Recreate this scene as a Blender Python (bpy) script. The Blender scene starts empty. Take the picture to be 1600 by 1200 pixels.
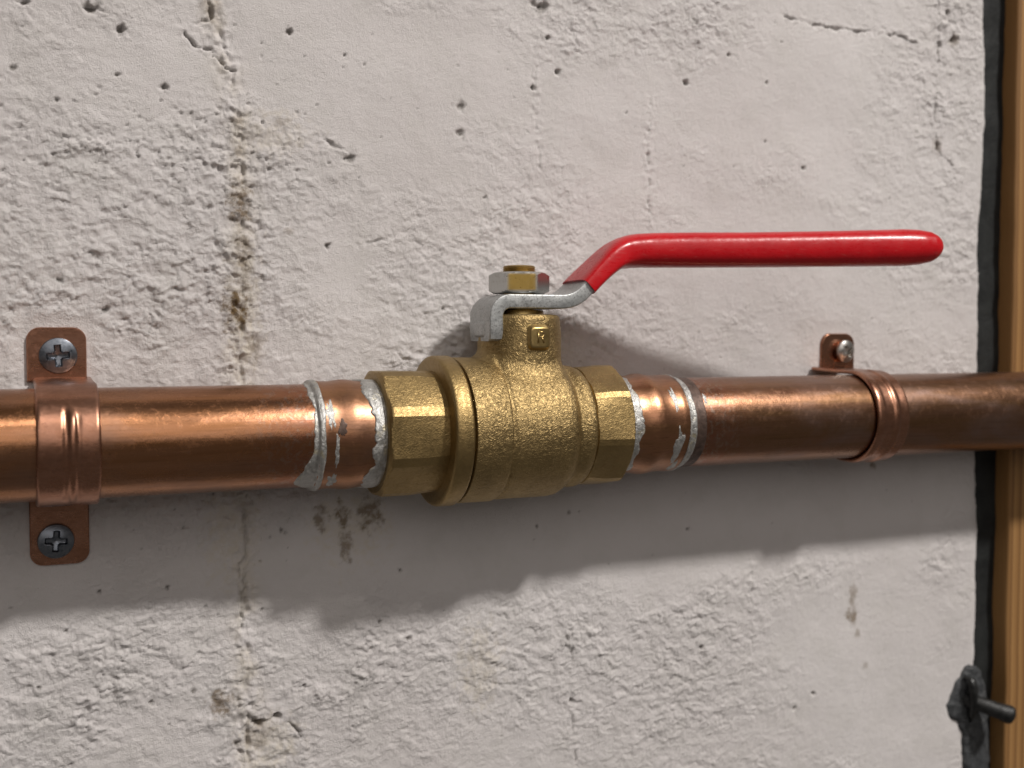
import bpy, math, random
import numpy as np
from mathutils import Vector, Matrix

random.seed(4)
SC = bpy.context.scene
COL = SC.collection
MM = 0.001
R_ = math.radians

# ------------------------------------------------------------------ camera
cam_d = bpy.data.cameras.new('camera')
cam = bpy.data.objects.new('camera', cam_d)
COL.objects.link(cam)
CAM_F, CAM_YAW, CAM_PITCH = 1780.0, R_(23.7), R_(2.4)
CAM_P = np.array([0.0, -306.0, 27.0])
cam.location = CAM_P * MM
cam.rotation_euler = (R_(90) - CAM_PITCH, 0, -CAM_YAW)
cam_d.sensor_fit = 'HORIZONTAL'
cam_d.sensor_width = 36.0
cam_d.lens = 36.0 * CAM_F / 1600.0
cam_d.clip_start = 0.01
cam_d.clip_end = 50
cam_d.dof.use_dof = True
cam_d.dof.focus_distance = 0.318
cam_d.dof.aperture_fstop = 12.5
SC.camera = cam

# ------------------------------------------------------------------ world and lamps
world = bpy.data.worlds.new('World')
SC.world = world
world.use_nodes = True
bg = world.node_tree.nodes['Background']
bg.inputs['Color'].default_value = (1.0, 0.91, 0.83, 1)
bg.inputs['Strength'].default_value = 0.105


def area_lamp(name, pos, target, size, power, color, shape='DISK', size_y=None):
    l = bpy.data.lights.new(name, 'AREA')
    l.shape = shape
    l.size = size
    if size_y:
        l.size_y = size_y
    l.energy = power
    l.color = color
    o = bpy.data.objects.new(name, l)
    COL.objects.link(o)
    o.location = Vector(pos) * MM
    d = Vector(target) * MM - o.location
    o.rotation_euler = d.to_track_quat('-Z', 'Y').to_euler()
    return o


area_lamp('ceiling_lamp', (136 + 0.70 * 1500, -1500, 1290 * 1.5), (150, 0, 0), 0.2, 66, (1.0, 0.955, 0.91))
area_lamp('accent_lamp', (5, -700, 880), (110, 0, 10), 0.03, 0.75, (1.0, 0.93, 0.86))  # added accent, placed for the highlight along the left pipe
area_lamp('room_fill', (-150, -1500, 750), (150, 0, 0), 1.7, 5.9, (1.0, 0.93, 0.88), 'RECTANGLE', 1.0)

SC.view_settings.view_transform = 'Standard'
SC.view_settings.look = 'None'
SC.view_settings.gamma = 1.0
SC.view_settings.exposure = 0.0
SC.view_settings.use_curve_mapping = False
SC.render.resolution_x = 1024
SC.render.resolution_y = 768


# ------------------------------------------------------------------ helpers
def mesh_obj(name, verts, faces, mat=None, parent=None, smooth=True, sharp=None):
    """verts in millimetres, world frame (minus the parent's base point)"""
    v = np.asarray(verts, float)
    if parent is not None:
        base = np.array(parent['_base']) if '_base' in parent else np.zeros(3)
        p = parent
        v = v - base
    me = bpy.data.meshes.new(name)
    me.from_pydata((v * MM).tolist(), [], faces if isinstance(faces, list) else faces.tolist())
    me.update()
    import bmesh
    bm = bmesh.new()
    bm.from_mesh(me)
    bmesh.ops.remove_doubles(bm, verts=bm.verts, dist=1e-7)
    bmesh.ops.recalc_face_normals(bm, faces=bm.faces)
    bm.to_mesh(me)
    bm.free()
    if smooth:
        me.shade_smooth()
        if sharp:
            me.set_sharp_from_angle(angle=R_(sharp))
    o = bpy.data.objects.new(name, me)
    COL.objects.link(o)
    if mat:
        me.materials.append(mat)
    if parent is not None:
        o.parent = parent
        if '_base' in parent:
            o['_base'] = list(parent['_base'])
    return o


def thing(name, base, label, cat, group=None):
    o = bpy.data.objects.new(name, None)
    COL.objects.link(o)
    o.empty_display_size = 0.01
    o.location = Vector(base) * MM
    o['_base'] = [float(b) for b in base]
    o['label'] = label
    o['category'] = cat
    if group:
        o['group'] = group
    return o


def grid_faces(nu, nv, close_u=False, close_v=False):
    f = []
    for i in range(nu if close_u else nu - 1):
        i2 = (i + 1) % nu
        for j in range(nv if close_v else nv - 1):
            j2 = (j + 1) % nv
            f.append((i * nv + j, i2 * nv + j, i2 * nv + j2, i * nv + j2))
    return f


def ring_pts(x, r, seg, pert=None):
    """circle about the pipe axis (x); angle 0 looks to the camera side, positive goes up"""
    a = np.linspace(0, 2 * np.pi, seg, endpoint=False)
    rr = np.full(seg, float(r)) if np.isscalar(r) else np.asarray(r, float)
    xx = np.full(seg, float(x)) if np.isscalar(x) else np.asarray(x, float)
    return np.stack([xx, -rr * np.cos(a), rr * np.sin(a)], 1)


def revolve(profile, seg=96):
    rows = [ring_pts(x, r, seg) for x, r in profile]
    return np.concatenate(rows), grid_faces(len(rows), seg, close_v=True)


def combine(*parts):
    V, F, n = [], [], 0
    for v, f in parts:
        v = np.asarray(v, float)
        V.append(v)
        F += [tuple(i + n for i in q) for q in f]
        n += len(v)
    return np.concatenate(V), F


# numpy gradient noise -------------------------------------------------------
def perlin(x, y, seed=0):
    rng = np.random.RandomState(seed)
    P = rng.permutation(512)
    P = np.concatenate([P, P])
    ang = rng.rand(512) * 2 * np.pi
    gx, gy = np.cos(ang), np.sin(ang)
    xi = np.floor(x).astype(int)
    yi = np.floor(y).astype(int)
    xf, yf = x - xi, y - yi
    u = xf * xf * xf * (xf * (xf * 6 - 15) + 10)
    v = yf * yf * yf * (yf * (yf * 6 - 15) + 10)

    def g(ix, iy, dx, dy):
        h = P[(P[ix & 511] + iy) & 511]
        return gx[h] * dx + gy[h] * dy
    n00 = g(xi, yi, xf, yf)
    n10 = g(xi + 1, yi, xf - 1, yf)
    n01 = g(xi, yi + 1, xf, yf - 1)
    n11 = g(xi + 1, yi + 1, xf - 1, yf - 1)
    a = n00 + u * (n10 - n00)
    b = n01 + u * (n11 - n01)
    return (a + v * (b - a)) * 1.5


def fbm(x, y, oct=4, seed=0, gain=0.5):
    s, amp, tot = 0, 1.0, 0
    for k in range(oct):
        s = s + amp * perlin(x * 2 ** k + 7.3 * k, y * 2 ** k - 3.1 * k, seed + k)
        tot += amp
        amp *= gain
    return s / tot


def sstep(a, b, x):
    t = np.clip((x - a) / (b - a), 0, 1)
    return t * t * (3 - 2 * t)


# ------------------------------------------------------------------ materials
class NT:
    def __init__(self, name):
        self.m = bpy.data.materials.new(name)
        self.m.use_nodes = True
        self.t = self.m.node_tree
        self.b = self.t.nodes['Principled BSDF']
        tc = self.t.nodes.new('ShaderNodeTexCoord')
        mp = self.t.nodes.new('ShaderNodeMapping')
        mp.inputs['Scale'].default_value = (1000, 1000, 1000)
        self.t.links.new(tc.outputs['Object'], mp.inputs['Vector'])
        self.co = mp.outputs['Vector']

    def n(self, typ, **kw):
        nd = self.t.nodes.new(typ)
        for k, v in kw.items():
            setattr(nd, k, v)
        return nd

    def link(self, a, b):
        self.t.links.new(a, b)

    def scaled(self, s):
        mp = self.n('ShaderNodeMapping')
        mp.inputs['Scale'].default_value = s
        self.link(self.co, mp.inputs['Vector'])
        return mp.outputs['Vector']

    def noise(self, scale, detail=3, rough=0.5, dist=0.0, vec=None):
        nd = self.n('ShaderNodeTexNoise')
        nd.inputs['Scale'].default_value = scale
        nd.inputs['Detail'].default_value = detail
        nd.inputs['Roughness'].default_value = rough
        nd.inputs['Distortion'].default_value = dist
        self.link(vec if vec is not None else self.co, nd.inputs['Vector'])
        return nd.outputs['Fac']

    def ramp(self, fac, stops):
        nd = self.n('ShaderNodeValToRGB')
        cr = nd.color_ramp
        while len(cr.elements) < len(stops):
            cr.elements.new(0.5)
        for e, (p, c) in zip(cr.elements, stops):
            e.position = p
            e.color = (c, c, c, 1) if np.isscalar(c) else (*c, 1)
        self.link(fac, nd.inputs['Fac'])
        return nd.outputs['Color']

    def mix(self, fac, a, b, typ='MIX'):
        nd = self.n('ShaderNodeMix', data_type='RGBA', blend_type=typ)
        for s, v in ((nd.inputs['Factor'], fac), (nd.inputs[6], a), (nd.inputs[7], b)):
            if isinstance(v, (int, float)):
                s.default_value = v
            elif isinstance(v, tuple):
                s.default_value = (*v, 1)
            else:
                self.link(v, s)
        return nd.outputs[2]

    def math(self, op, a, b=0.0):
        nd = self.n('ShaderNodeMath', operation=op)
        for s, v in ((nd.inputs[0], a), (nd.inputs[1], b)):
            if isinstance(v, (int, float)):
                s.default_value = v
            else:
                self.link(v, s)
        return nd.outputs[0]

    def bump(self, h, dist, strength=1.0, prev=None):
        nd = self.n('ShaderNodeBump')
        nd.inputs['Distance'].default_value = dist
        nd.inputs['Strength'].default_value = strength
        self.link(h, nd.inputs['Height'])
        if prev is not None:
            self.link(prev, nd.inputs['Normal'])
        self.link(nd.outputs['Normal'], self.b.inputs['Normal'])
        return nd.outputs['Normal']

    def set(self, **kw):
        for k, v in kw.items():
            s = self.b.inputs[k.replace('_', ' ')]
            if isinstance(v, (int, float)):
                s.default_value = v
            elif isinstance(v, tuple):
                s.default_value = (*v, 1) if len(v) == 3 else v
            else:
                self.link(v, s)

    def attr(self, name):
        nd = self.n('ShaderNodeAttribute', attribute_name=name)
        return nd.outputs['Fac']


M = {}

# painted masonry
t = NT('painted_concrete')
big = t.noise(0.012, 3, 0.55)
mid = t.noise(0.09, 4, 0.6)
c = t.ramp(big, [(0.3, (0.625, 0.59, 0.58)), (0.7, (0.68, 0.65, 0.642))])
c = t.mix(t.ramp(mid, [(0.45, 0.0), (0.75, 0.35)]), c, (0.55, 0.53, 0.50))
c = t.mix(t.math('MULTIPLY', t.attr('bare'), t.ramp(t.noise(1.1, 4, 0.6), [(0.3, 0.55), (0.6, 1.0)])), c, (0.17, 0.155, 0.14))
c = t.mix(t.math('MULTIPLY', t.attr('cream'), t.ramp(t.noise(0.35, 5, 0.65), [(0.35, 0.2), (0.65, 0.9)])), c, (0.60, 0.53, 0.40))
c = t.mix(t.math('MULTIPLY', t.attr('rust'), t.ramp(t.noise(0.5, 5, 0.65), [(0.32, 0.3), (0.55, 1.0)])), c, (0.16, 0.105, 0.048))
t.set(Base_Color=c, Roughness=t.ramp(t.noise(0.25, 3), [(0.3, 0.5), (0.7, 0.68)]), Specular_IOR_Level=0.35)
cr = t.attr('crust')
gr = t.n('ShaderNodeTexVoronoi', feature='F1')
gr.inputs['Scale'].default_value = 0.8
wv = t.n('ShaderNodeVectorMath', operation='ADD')
wn = t.n('ShaderNodeTexNoise')
wn.inputs['Scale'].default_value = 0.9
wn.inputs['Detail'].default_value = 3
t.link(t.co, wn.inputs['Vector'])
t.link(t.co, wv.inputs[0])
t.link(wn.outputs['Color'], wv.inputs[1])
t.link(wv.outputs[0], gr.inputs['Vector'])
grain = t.math('MULTIPLY', gr.outputs['Distance'], t.math('ADD', t.math('MULTIPLY', cr, 0.9), 0.12))
fine = t.math('MULTIPLY', t.noise(1.15, 5, 0.7, 0.9), t.math('ADD', t.math('MULTIPLY', cr, 0.8), 0.35))
n1 = t.bump(t.noise(2.8, 4, 0.7, 0.4), 0.00026, 0.9)
n2 = t.bump(fine, 0.00075, 0.65, n1)
n3 = t.bump(grain, 0.0005, 0.22, n2)
M['wall'] = t.m

# copper
def copper(name, base, dark, warm, tarn, rough, heat=None, sx_=1.0):
    t = NT(name)
    st = t.noise(0.30, 5, 0.62, 0.3, t.scaled((0.07 * sx_, 1.0, 1.0)))
    st2 = t.noise(1.8, 4, 0.6, 0.0, t.scaled((0.025 * sx_, 1.0, 1.0)))
    bl = t.noise(0.085, 6, 0.6, 0.5, t.scaled((0.35, 1.0, 1.0)))
    sp = t.noise(0.45, 5, 0.72, 0.5)
    ti = t.noise(1.7, 4, 0.7, 0.3)
    c = t.mix(t.ramp(st, [(0.35, 0.0), (0.65, 1.0)]), base, warm)
    c = t.mix(t.ramp(bl, [(0.48, 0.0), (0.70, tarn)]), c, dark)
    c = t.mix(t.ramp(st2, [(0.52, 0.0), (0.72, 0.5)]), c, tuple(q * 0.55 for q in warm))
    c = t.mix(t.ramp(sp, [(0.62, 0.0), (0.74, 0.5)]), c, (0.17, 0.10, 0.08))
    c = t.mix(t.ramp(ti, [(0.64, 0.0), (0.72, 0.5)]), c, (0.09, 0.055, 0.04))
    if heat:                       # heat tint and flux stains near the soldered joint
        sx = t.n('ShaderNodeSeparateXYZ')
        t.link(t.co, sx.inputs[0])
        mr = t.n('ShaderNodeMapRange')
        mr.inputs['From Min'].default_value = heat[0]
        mr.inputs['From Max'].default_value = heat[1]
        t.link(sx.outputs['X'], mr.inputs['Value'])
        hn = t.ramp(t.noise(0.22, 5, 0.65, 0.6), [(0.35, 0.15), (0.65, 1.0)])
        c = t.mix(t.math('MULTIPLY', t.math('MULTIPLY', mr.outputs['Result'], hn), 0.75), c, (0.30, 0.115, 0.07))
        hs = t.ramp(t.noise(0.6, 5, 0.7, 0.8), [(0.52, 0.0), (0.62, 0.7)])
        c = t.mix(t.math('MULTIPLY', mr.outputs['Result'], hs), c, (0.36, 0.27, 0.22))
    r = t.math('ADD', t.ramp(bl, [(0.4, rough), (0.7, rough + 0.12)]), t.math('MULTIPLY', st2, 0.10))
    r = t.math('ADD', r, t.ramp(sp, [(0.52, 0.0), (0.75, 0.15)]))
    t.set(Base_Color=c, Metallic=1.0, Roughness=r)
    n1 = t.bump(st2, 0.00003, 0.6)
    n2 = t.bump(ti, 0.00005, 0.45, n1)
    t.bump(t.noise(0.16, 3, 0.6), 0.0005, 0.16, n2)
    M[name] = t.m


copper('copper_bright', (0.42, 0.208, 0.115), (0.25, 0.15, 0.11), (0.35, 0.16, 0.072), 0.8, 0.17, (92, 112))
copper('copper_dull', (0.30, 0.158, 0.10), (0.27, 0.18, 0.152), (0.26, 0.14, 0.07), 0.9, 0.22, (-88, -106))
copper('copper_clip', (0.43, 0.222, 0.148), (0.21, 0.115, 0.08), (0.37, 0.18, 0.11), 0.8, 0.19, None, 12.0)
copper('copper_fitting', (0.42, 0.205, 0.12), (0.22, 0.13, 0.095), (0.36, 0.185, 0.095), 0.85, 0.24)

# cast brass
def brass(name, base, dark, rough, worm):
    t = NT(name)
    a = t.noise(0.11, 4, 0.6, 0.4)
    g = t.noise(0.9, 4, 0.65, 0.5)
    c = t.mix(t.ramp(a, [(0.35, 0.0), (0.7, 1.0)]), base, tuple(x * 0.80 for x in base))
    c = t.mix(t.ramp(g, [(0.55, 0.0), (0.75, 0.6)]), c, dark)
    t.set(Base_Color=c, Metallic=1.0, Roughness=t.ramp(g, [(0.35, rough), (0.7, rough + 0.14)]))
    if worm:
        w = t.noise(0.72, 1.5, 0.5, 1.9)
        ridge = t.math('ABSOLUTE', t.math('SUBTRACT', w, 0.5))
        h = t.math('MINIMUM', t.math('MULTIPLY', ridge, 5.0), 1.0)
        n1 = t.bump(h, 0.0002, 0.42 * worm)
        t.bump(t.noise(1.9, 3, 0.6), 0.00012, 0.25 * worm, n1)
    else:
        t.bump(t.noise(0.8, 4, 0.6), 0.00005, 0.5)
    M[name] = t.m


brass('brass_cast', (0.36, 0.258, 0.118), (0.20, 0.135, 0.055), 0.42, 1.15)
brass('brass_collar', (0.355, 0.25, 0.11), (0.22, 0.145, 0.055), 0.38, 0.55)
brass('brass_machined', (0.50, 0.36, 0.15), (0.25, 0.16, 0.06), 0.30, 0.0)

# galvanised steel
t = NT('galvanised_steel')
a = t.noise(0.35, 5, 0.65, 0.6)
g = t.noise(1.8, 4, 0.7, 0.4)
c = t.ramp(a, [(0.3, (0.40, 0.415, 0.415)), (0.7, (0.54, 0.55, 0.545))])
c = t.mix(t.ramp(g, [(0.50, 0.0), (0.66, 0.8)]), c, (0.20, 0.20, 0.195))
t.set(Base_Color=c, Metallic=0.85, Roughness=t.ramp(a, [(0.3, 0.40), (0.7, 0.55)]))
t.bump(g, 0.00012, 0.5)
M['zinc'] = t.m

# plated nut, brass-coloured reflection painted onto the side facing the room
t = NT('plated_nut')
g = t.noise(0.9, 4, 0.65, 0.4)
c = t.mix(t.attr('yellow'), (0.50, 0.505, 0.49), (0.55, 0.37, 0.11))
c = t.mix(t.math('MULTIPLY', t.attr('pink'), 0.3), c, (0.55, 0.36, 0.28))  # faint pink put in for the red grip's reflection
c = t.mix(t.ramp(g, [(0.55, 0.0), (0.75, 0.45)]), c, (0.26, 0.22, 0.16))
t.set(Base_Color=c, Metallic=0.95, Roughness=t.ramp(g, [(0.3, 0.26), (0.7, 0.42)]))
t.bump(g, 0.00006, 0.4)
M['nut'] = t.m

# red dipped vinyl
t = NT('red_vinyl')
a = t.noise(0.12, 4, 0.6)
c = t.ramp(a, [(0.3, (0.46, 0.004, 0.010)), (0.7, (0.53, 0.008, 0.013))])
sc = t.noise(1.4, 4, 0.7, 0.3, t.scaled((0.12, 1, 1)))
c = t.mix(t.ramp(sc, [(0.60, 0.0), (0.74, 0.35)]), c, (0.50, 0.14, 0.12))
sm = t.noise(0.45, 5, 0.7, 0.4)
c = t.mix(t.ramp(sm, [(0.60, 0.0), (0.76, 0.22)]), c, (0.36, 0.05, 0.045))
t.set(Base_Color=c, Roughness=t.math('ADD', t.ramp(sc, [(0.35, 0.24), (0.7, 0.42)]), t.ramp(sm, [(0.5, 0.0), (0.75, 0.2)])), Specular_IOR_Level=0.36, Coat_Weight=0.1, Coat_Roughness=0.15)
t.bump(t.noise(0.12, 4, 0.55), 0.0007, 0.35)
M['red'] = t.m

# solder
t = NT('solder')
a = t.noise(0.7, 5, 0.65, 0.8)
c = t.ramp(a, [(0.3, (0.29, 0.285, 0.27)), (0.7, (0.56, 0.555, 0.535))])
c = t.mix(t.ramp(t.noise(0.3, 3, 0.6), [(0.58, 0.0), (0.70, 0.5)]), c, (0.58, 0.48, 0.24))
t.set(Base_Color=c, Metallic=0.75, Roughness=t.ramp(a, [(0.3, 0.32), (0.7, 0.56)]))
t.bump(a, 0.0005, 0.7)
M['solder'] = t.m

t = NT('burnt_flux')
a = t.noise(0.5, 5, 0.65, 0.5)
t.set(Base_Color=t.ramp(a, [(0.3, (0.05, 0.033, 0.026)), (0.7, (0.15, 0.10, 0.08))]), Metallic=0.6, Roughness=0.5)
t.bump(a, 0.0003, 0.5)
M['flux'] = t.m

# screws
t = NT('blued_steel')
a = t.noise(0.9, 4, 0.65, 0.4)
t.set(Base_Color=t.ramp(a, [(0.3, (0.13, 0.15, 0.18)), (0.7, (0.24, 0.255, 0.285))]), Metallic=1.0, Roughness=t.ramp(a, [(0.3, 0.26), (0.7, 0.42)]))
t.bump(a, 0.00008, 0.4)
M['screw'] = t.m
t = NT('bright_steel')
a = t.noise(0.9, 4, 0.65, 0.4)
t.set(Base_Color=t.ramp(a, [(0.3, (0.42, 0.41, 0.39)), (0.7, (0.58, 0.56, 0.53))]), Metallic=1.0, Roughness=0.3)
t.bump(a, 0.00008, 0.4)
M['screw_bright'] = t.m

# timber
t = NT('pine_timber')
v = t.scaled((1.0, 1.0, 0.035))
w = t.n('ShaderNodeTexWave', wave_type='BANDS', bands_direction='X', wave_profile='SAW')
w.inputs['Scale'].default_value = 0.085
w.inputs['Distortion'].default_value = 3.2
w.inputs['Detail'].default_value = 3
w.inputs['Detail Scale'].default_value = 0.6
t.link(v, w.inputs['Vector'])
fib = t.noise(1.4, 4, 0.6, 0.0, t.scaled((1.0, 1.0, 0.02)))
c = t.ramp(w.outputs['Fac'], [(0.0, (0.38, 0.21, 0.078)), (0.6, (0.28, 0.145, 0.05)), (1.0, (0.14, 0.065, 0.021))])
c = t.mix(t.ramp(fib, [(0.40, 0.0), (0.75, 0.55)]), c, (0.24, 0.125, 0.045))
t.set(Base_Color=c, Roughness=0.55, Specular_IOR_Level=0.35)
t.bump(fib, 0.0002, 0.4)
M['wood'] = t.m

t = NT('matte_black')
a = t.noise(0.12, 4, 0.6, 0.3)
t.set(Base_Color=t.ramp(a, [(0.3, (0.008, 0.009, 0.0095)), (0.7, (0.022, 0.024, 0.0235))]), Roughness=0.6, Specular_IOR_Level=0.3)
t.bump(a, 0.0012, 0.5)
M['gap_strip'] = t.m

t = NT('black_iron')
a = t.noise(0.35, 5, 0.65, 0.5)
t.set(Base_Color=t.ramp(a, [(0.3, (0.008, 0.009, 0.009)), (0.7, (0.025, 0.025, 0.025))]), Metallic=0.3, Roughness=t.ramp(a, [(0.3, 0.3), (0.7, 0.6)]))
t.bump(a, 0.0006, 0.5)
M['iron'] = t.m
t = NT('tar')
a = t.noise(0.35, 5, 0.65, 0.5)
c = t.ramp(a, [(0.3, (0.018, 0.02, 0.022)), (0.62, (0.06, 0.064, 0.068)), (0.78, (0.22, 0.21, 0.20))])
t.set(Base_Color=c, Roughness=0.6)
t.bump(a, 0.0012, 0.6)
M['tar'] = t.m

# ------------------------------------------------------------------ wall
WALL_Y = 20.0
_F = np.array([math.sin(CAM_YAW) * math.cos(CAM_PITCH), math.cos(CAM_YAW) * math.cos(CAM_PITCH), -math.sin(CAM_PITCH)])
_U = np.array([math.sin(CAM_YAW) * math.sin(CAM_PITCH), math.cos(CAM_YAW) * math.sin(CAM_PITCH), math.cos(CAM_PITCH)])
_R = np.array([math.cos(CAM_YAW), -math.sin(CAM_YAW), 0])


def on_wall(px, py):
    """where a mark seen in the photograph lies on the wall: (x, z) in mm"""
    d = _F + _R * (px - 800) / CAM_F + _U * (600 - py) / CAM_F
    p = CAM_P + d * ((WALL_Y - CAM_P[1]) / d[1])
    return p[0], p[2]


def build_wall():
    xs = np.concatenate([np.arange(-150, -16, 3.0), np.arange(-16, 339.5, 0.42), [339.5]])
    zs = np.concatenate([np.arange(-260, -150, 3.0), np.arange(-150, 165, 0.42), np.arange(165, 275, 3.0)])
    X, Z = np.meshgrid(xs, zs, indexing='ij')
    x, z = X.ravel(), Z.ravel()
    h = np.zeros_like(x)          # height towards the room
    # gentle undulation of the masonry
    h += 0.9 * fbm(x / 70, z / 70, 3, 11) + 0.35 * fbm(x / 22, z / 22, 3, 21)
    # where the render is rough and where it is smooth
    mask = 0.5 + 1.15 * fbm(x / 60, z / 45, 3, 31)

    def spot(px, py, rx, rz, amp):
        cx, cz = on_wall(px, py)
        return amp * np.exp(-((x - cx) / rx) ** 2 - ((z - cz) / rz) ** 2)
    mask += spot(120, 400, 40, 45, 0.55) + spot(380, 420, 16, 70, 0.5) + spot(200, 1080, 60, 22, 0.75)
    mask += spot(640, 420, 16, 18, 0.45) + spot(1010, 30, 45, 14, 0.5) + spot(1130, 950, 26, 16, 0.4)
    mask += spot(870, 1080, 20, 18, 0.45) + spot(1250, 270, 18, 20, 0.3) + spot(470, 250, 20, 14, 0.4) + spot(900, 540, 60, 14, 0.4)
    mask -= spot(560, 120, 36, 26, 0.9) + spot(880, 230, 30, 30, 0.6) + spot(150, 120, 26, 14, 0.7) + spot(1200, 200, 45, 45, 0.6)
    mask -= spot(600, 870, 130, 14, 0.9) + spot(1250, 480, 50, 30, 0.55) + spot(1400, 1000, 40, 60, 0.6) + spot(1200, 800, 60, 20, 0.6)
    rough = np.clip(mask, 0.05, 1.25)
    # flaky crust: broken terraces of warped noise, stretched sideways as a trowel leaves it
    wx = x + 1.9 * fbm(x / 4.5, z / 4.5, 3, 41) + 0.5 * fbm(x / 1.3, z / 1.3, 2, 43)
    wz = z + 1.9 * fbm(x / 4.5 + 40, z / 4.5 + 9, 3, 45) + 0.5 * fbm(x / 1.3 + 20, z / 1.3, 2, 47)
    patch = np.clip(0.55 + 1.5 * fbm(x / 13, z / 9, 3, 49), 0.0, 1.4) * rough
    patch2 = np.clip(0.5 + 1.7 * fbm(x / 8 + 31, z / 7, 3, 50), 0.0, 1.4) * rough
    n = fbm(wx / 5.2, wz / 3.8, 5, 51, 0.62)
    terr = 0.0
    for th, s in ((-0.22, 0.02), (-0.08, 0.03), (0.06, 0.02), (0.2, 0.03)):
        terr = terr + sstep(th - s, th + s, n)
    h += 0.15 * patch * terr + 0.46 * rough * n
    m = fbm(wx / 2.4, wz / 1.7, 4, 55, 0.6)
    h += patch2 * (0.18 * sstep(0.02, 0.09, m) + 0.12 * sstep(-0.2, -0.15, m) + 0.20 * m)
    # thin crevices between flakes
    rid = np.abs(fbm(wx / 4.2 + 17, wz / 2.8, 3, 57))
    h -= 0.42 * patch * (1 - sstep(0.0, 0.055, rid))
    rid = np.abs(fbm(wx / 2.0 + 7, wz / 1.7, 2, 59))
    h -= 0.16 * patch2 * (1 - sstep(0.0, 0.09, rid))
    h += (0.035 + 0.075 * rough) * fbm(x / 1.25, z / 1.15, 2, 71)
    # orange peel of the roller
    h += 0.06 * fbm(x / 2.1, z / 2.1, 2, 81)

    crust = np.clip(0.55 * rough + 0.45 * patch2, 0, 1)
    bare = np.zeros_like(x)
    rust = np.zeros_like(x)
    cream = np.zeros_like(x)

    def pit(px, py, r, depth, ex=1.0, b=1.0):
        cx, cz = on_wall(px, py)
        i0, i1 = np.searchsorted(xs, [cx - 3 * r, cx + 3 * r])
        j0, j1 = np.searchsorted(zs, [cz - 3 * r, cz + 3 * r])
        sel = (np.arange(i0, i1)[:, None] * len(zs) + np.arange(j0, j1)[None, :]).ravel()
        if len(sel) == 0:
            return
        xx, zz = x[sel] - cx, z[sel] - cz
        wob = np.maximum(0.25, 0.85 + 1.3 * fbm(xx / r * 0.9 + px, zz / r * 0.9 + py, 3, 91))
        d = np.hypot(xx / ex, zz * 1.0) / (r * wob)
        k = 1 - sstep(0.15, 1.0, d)
        h[sel] -= depth * k
        h[sel] += 0.05 * depth * np.exp(-((d - 1.25) / 0.25) ** 2)
        bare[sel] = np.maximum(bare[sel], b * k)
    for a in [(188, 48, 1.9, 2.2), (452, 52, 1.7, 1.4), (142, 14, 2.0, 1.8, 1.4), (36, 6, 1.4, 1.2, 1.5), (256, 134, 1.4, 1.6), (20, 106, 1.2, 0.8, 1.4),
              (182, 117, 0.9, 0.9, 1.6), (90, 157, 0.9, 0.9, 1.4), (538, 86, 0.8, 0.9), (512, 385, 1.4, 1.4), (545, 248, 1.6, 1.3, 1.6), (163, 484, 1.2, 1.3, 1.6),
              (92, 437, 1.0, 1.0, 1.3), (870, 113, 1.5, 1.6), (832, 136, 1.3, 1.6), (1072, 130, 1.3, 1.5, 1.4), (1138, 85, 1.0, 1.1), (1198, 130, 0.9, 1.0),
              (1196, 222, 0.8, 0.9), (978, 176, 0.7, 0.9), (757, 308, 0.7, 0.8), (692, 482, 0.8, 0.8), (1255, 262, 1.2, 0.9), (690, 398, 0.8, 0.9, 0.7),
              (845, 12, 2.6, 1.6, 1.4), (855, 60, 1.4, 1.2), (720, 165, 2.0, 0.9, 1.4), (718, 210, 2.0, 0.9), (155, 925, 0.8, 1.1), (262, 918, 0.9, 1.0, 1.4),
              (440, 828, 0.9, 1.0), (286, 824, 0.6, 0.8), (625, 890, 0.8, 1.0), (890, 800, 0.9, 1.0), (840, 822, 0.7, 0.8), (1076, 827, 0.9, 1.0, 1.4),
              (592, 972, 0.9, 0.8), (637, 998, 1.2, 1.0, 1.3), (235, 1098, 1.0, 1.2, 1.6), (300, 1080, 1.2, 0.6), (404, 1128, 2.0, 2.4, 1.3), (430, 1118, 1.6, 1.8, 1.5), (370, 1162, 1.1, 1.3),
              (893, 1094, 1.6, 1.6, 0.8), (1270, 1083, 1.2, 1.2), (1240, 1106, 1.0, 1.0), (1096, 1012, 1.2, 1.0), (1108, 1150, 0.9, 0.7), (1490, 62, 2.4, 2.4), (1480, 20, 1.6, 1.5),
              (1468, 70, 1.5, 1.8), (1466, 228, 1.8, 1.5), (102, 986, 0.7, 0.9), (60, 1075, 0.9, 0.9), (475, 1072, 0.9, 1.0)]:
        pit(*a)
    rng = random.Random(8)
    for k in range(90):           # a pitted band across the left, and round the joint
        pit(rng.gauss(230, 130), rng.gauss(205, 28) + 10, rng.uniform(0.3, 0.75), rng.uniform(0.4, 1.0), rng.uniform(0.8, 1.8), rng.uniform(0.2, 0.6))
    for k in range(60):
        pit(rng.gauss(380, 30), rng.uniform(0, 1200), rng.uniform(0.3, 0.8), rng.uniform(0.4, 1.1), rng.uniform(0.7, 1.6), rng.uniform(0.2, 0.6))
    for k in range(260):          # scattered pinholes
        pit(rng.uniform(-30, 1510), rng.uniform(-10, 1210), rng.uniform(0.22, 0.5), rng.uniform(0.3, 0.8), rng.uniform(0.8, 1.6), rng.uniform(0.3, 0.8))

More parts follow.
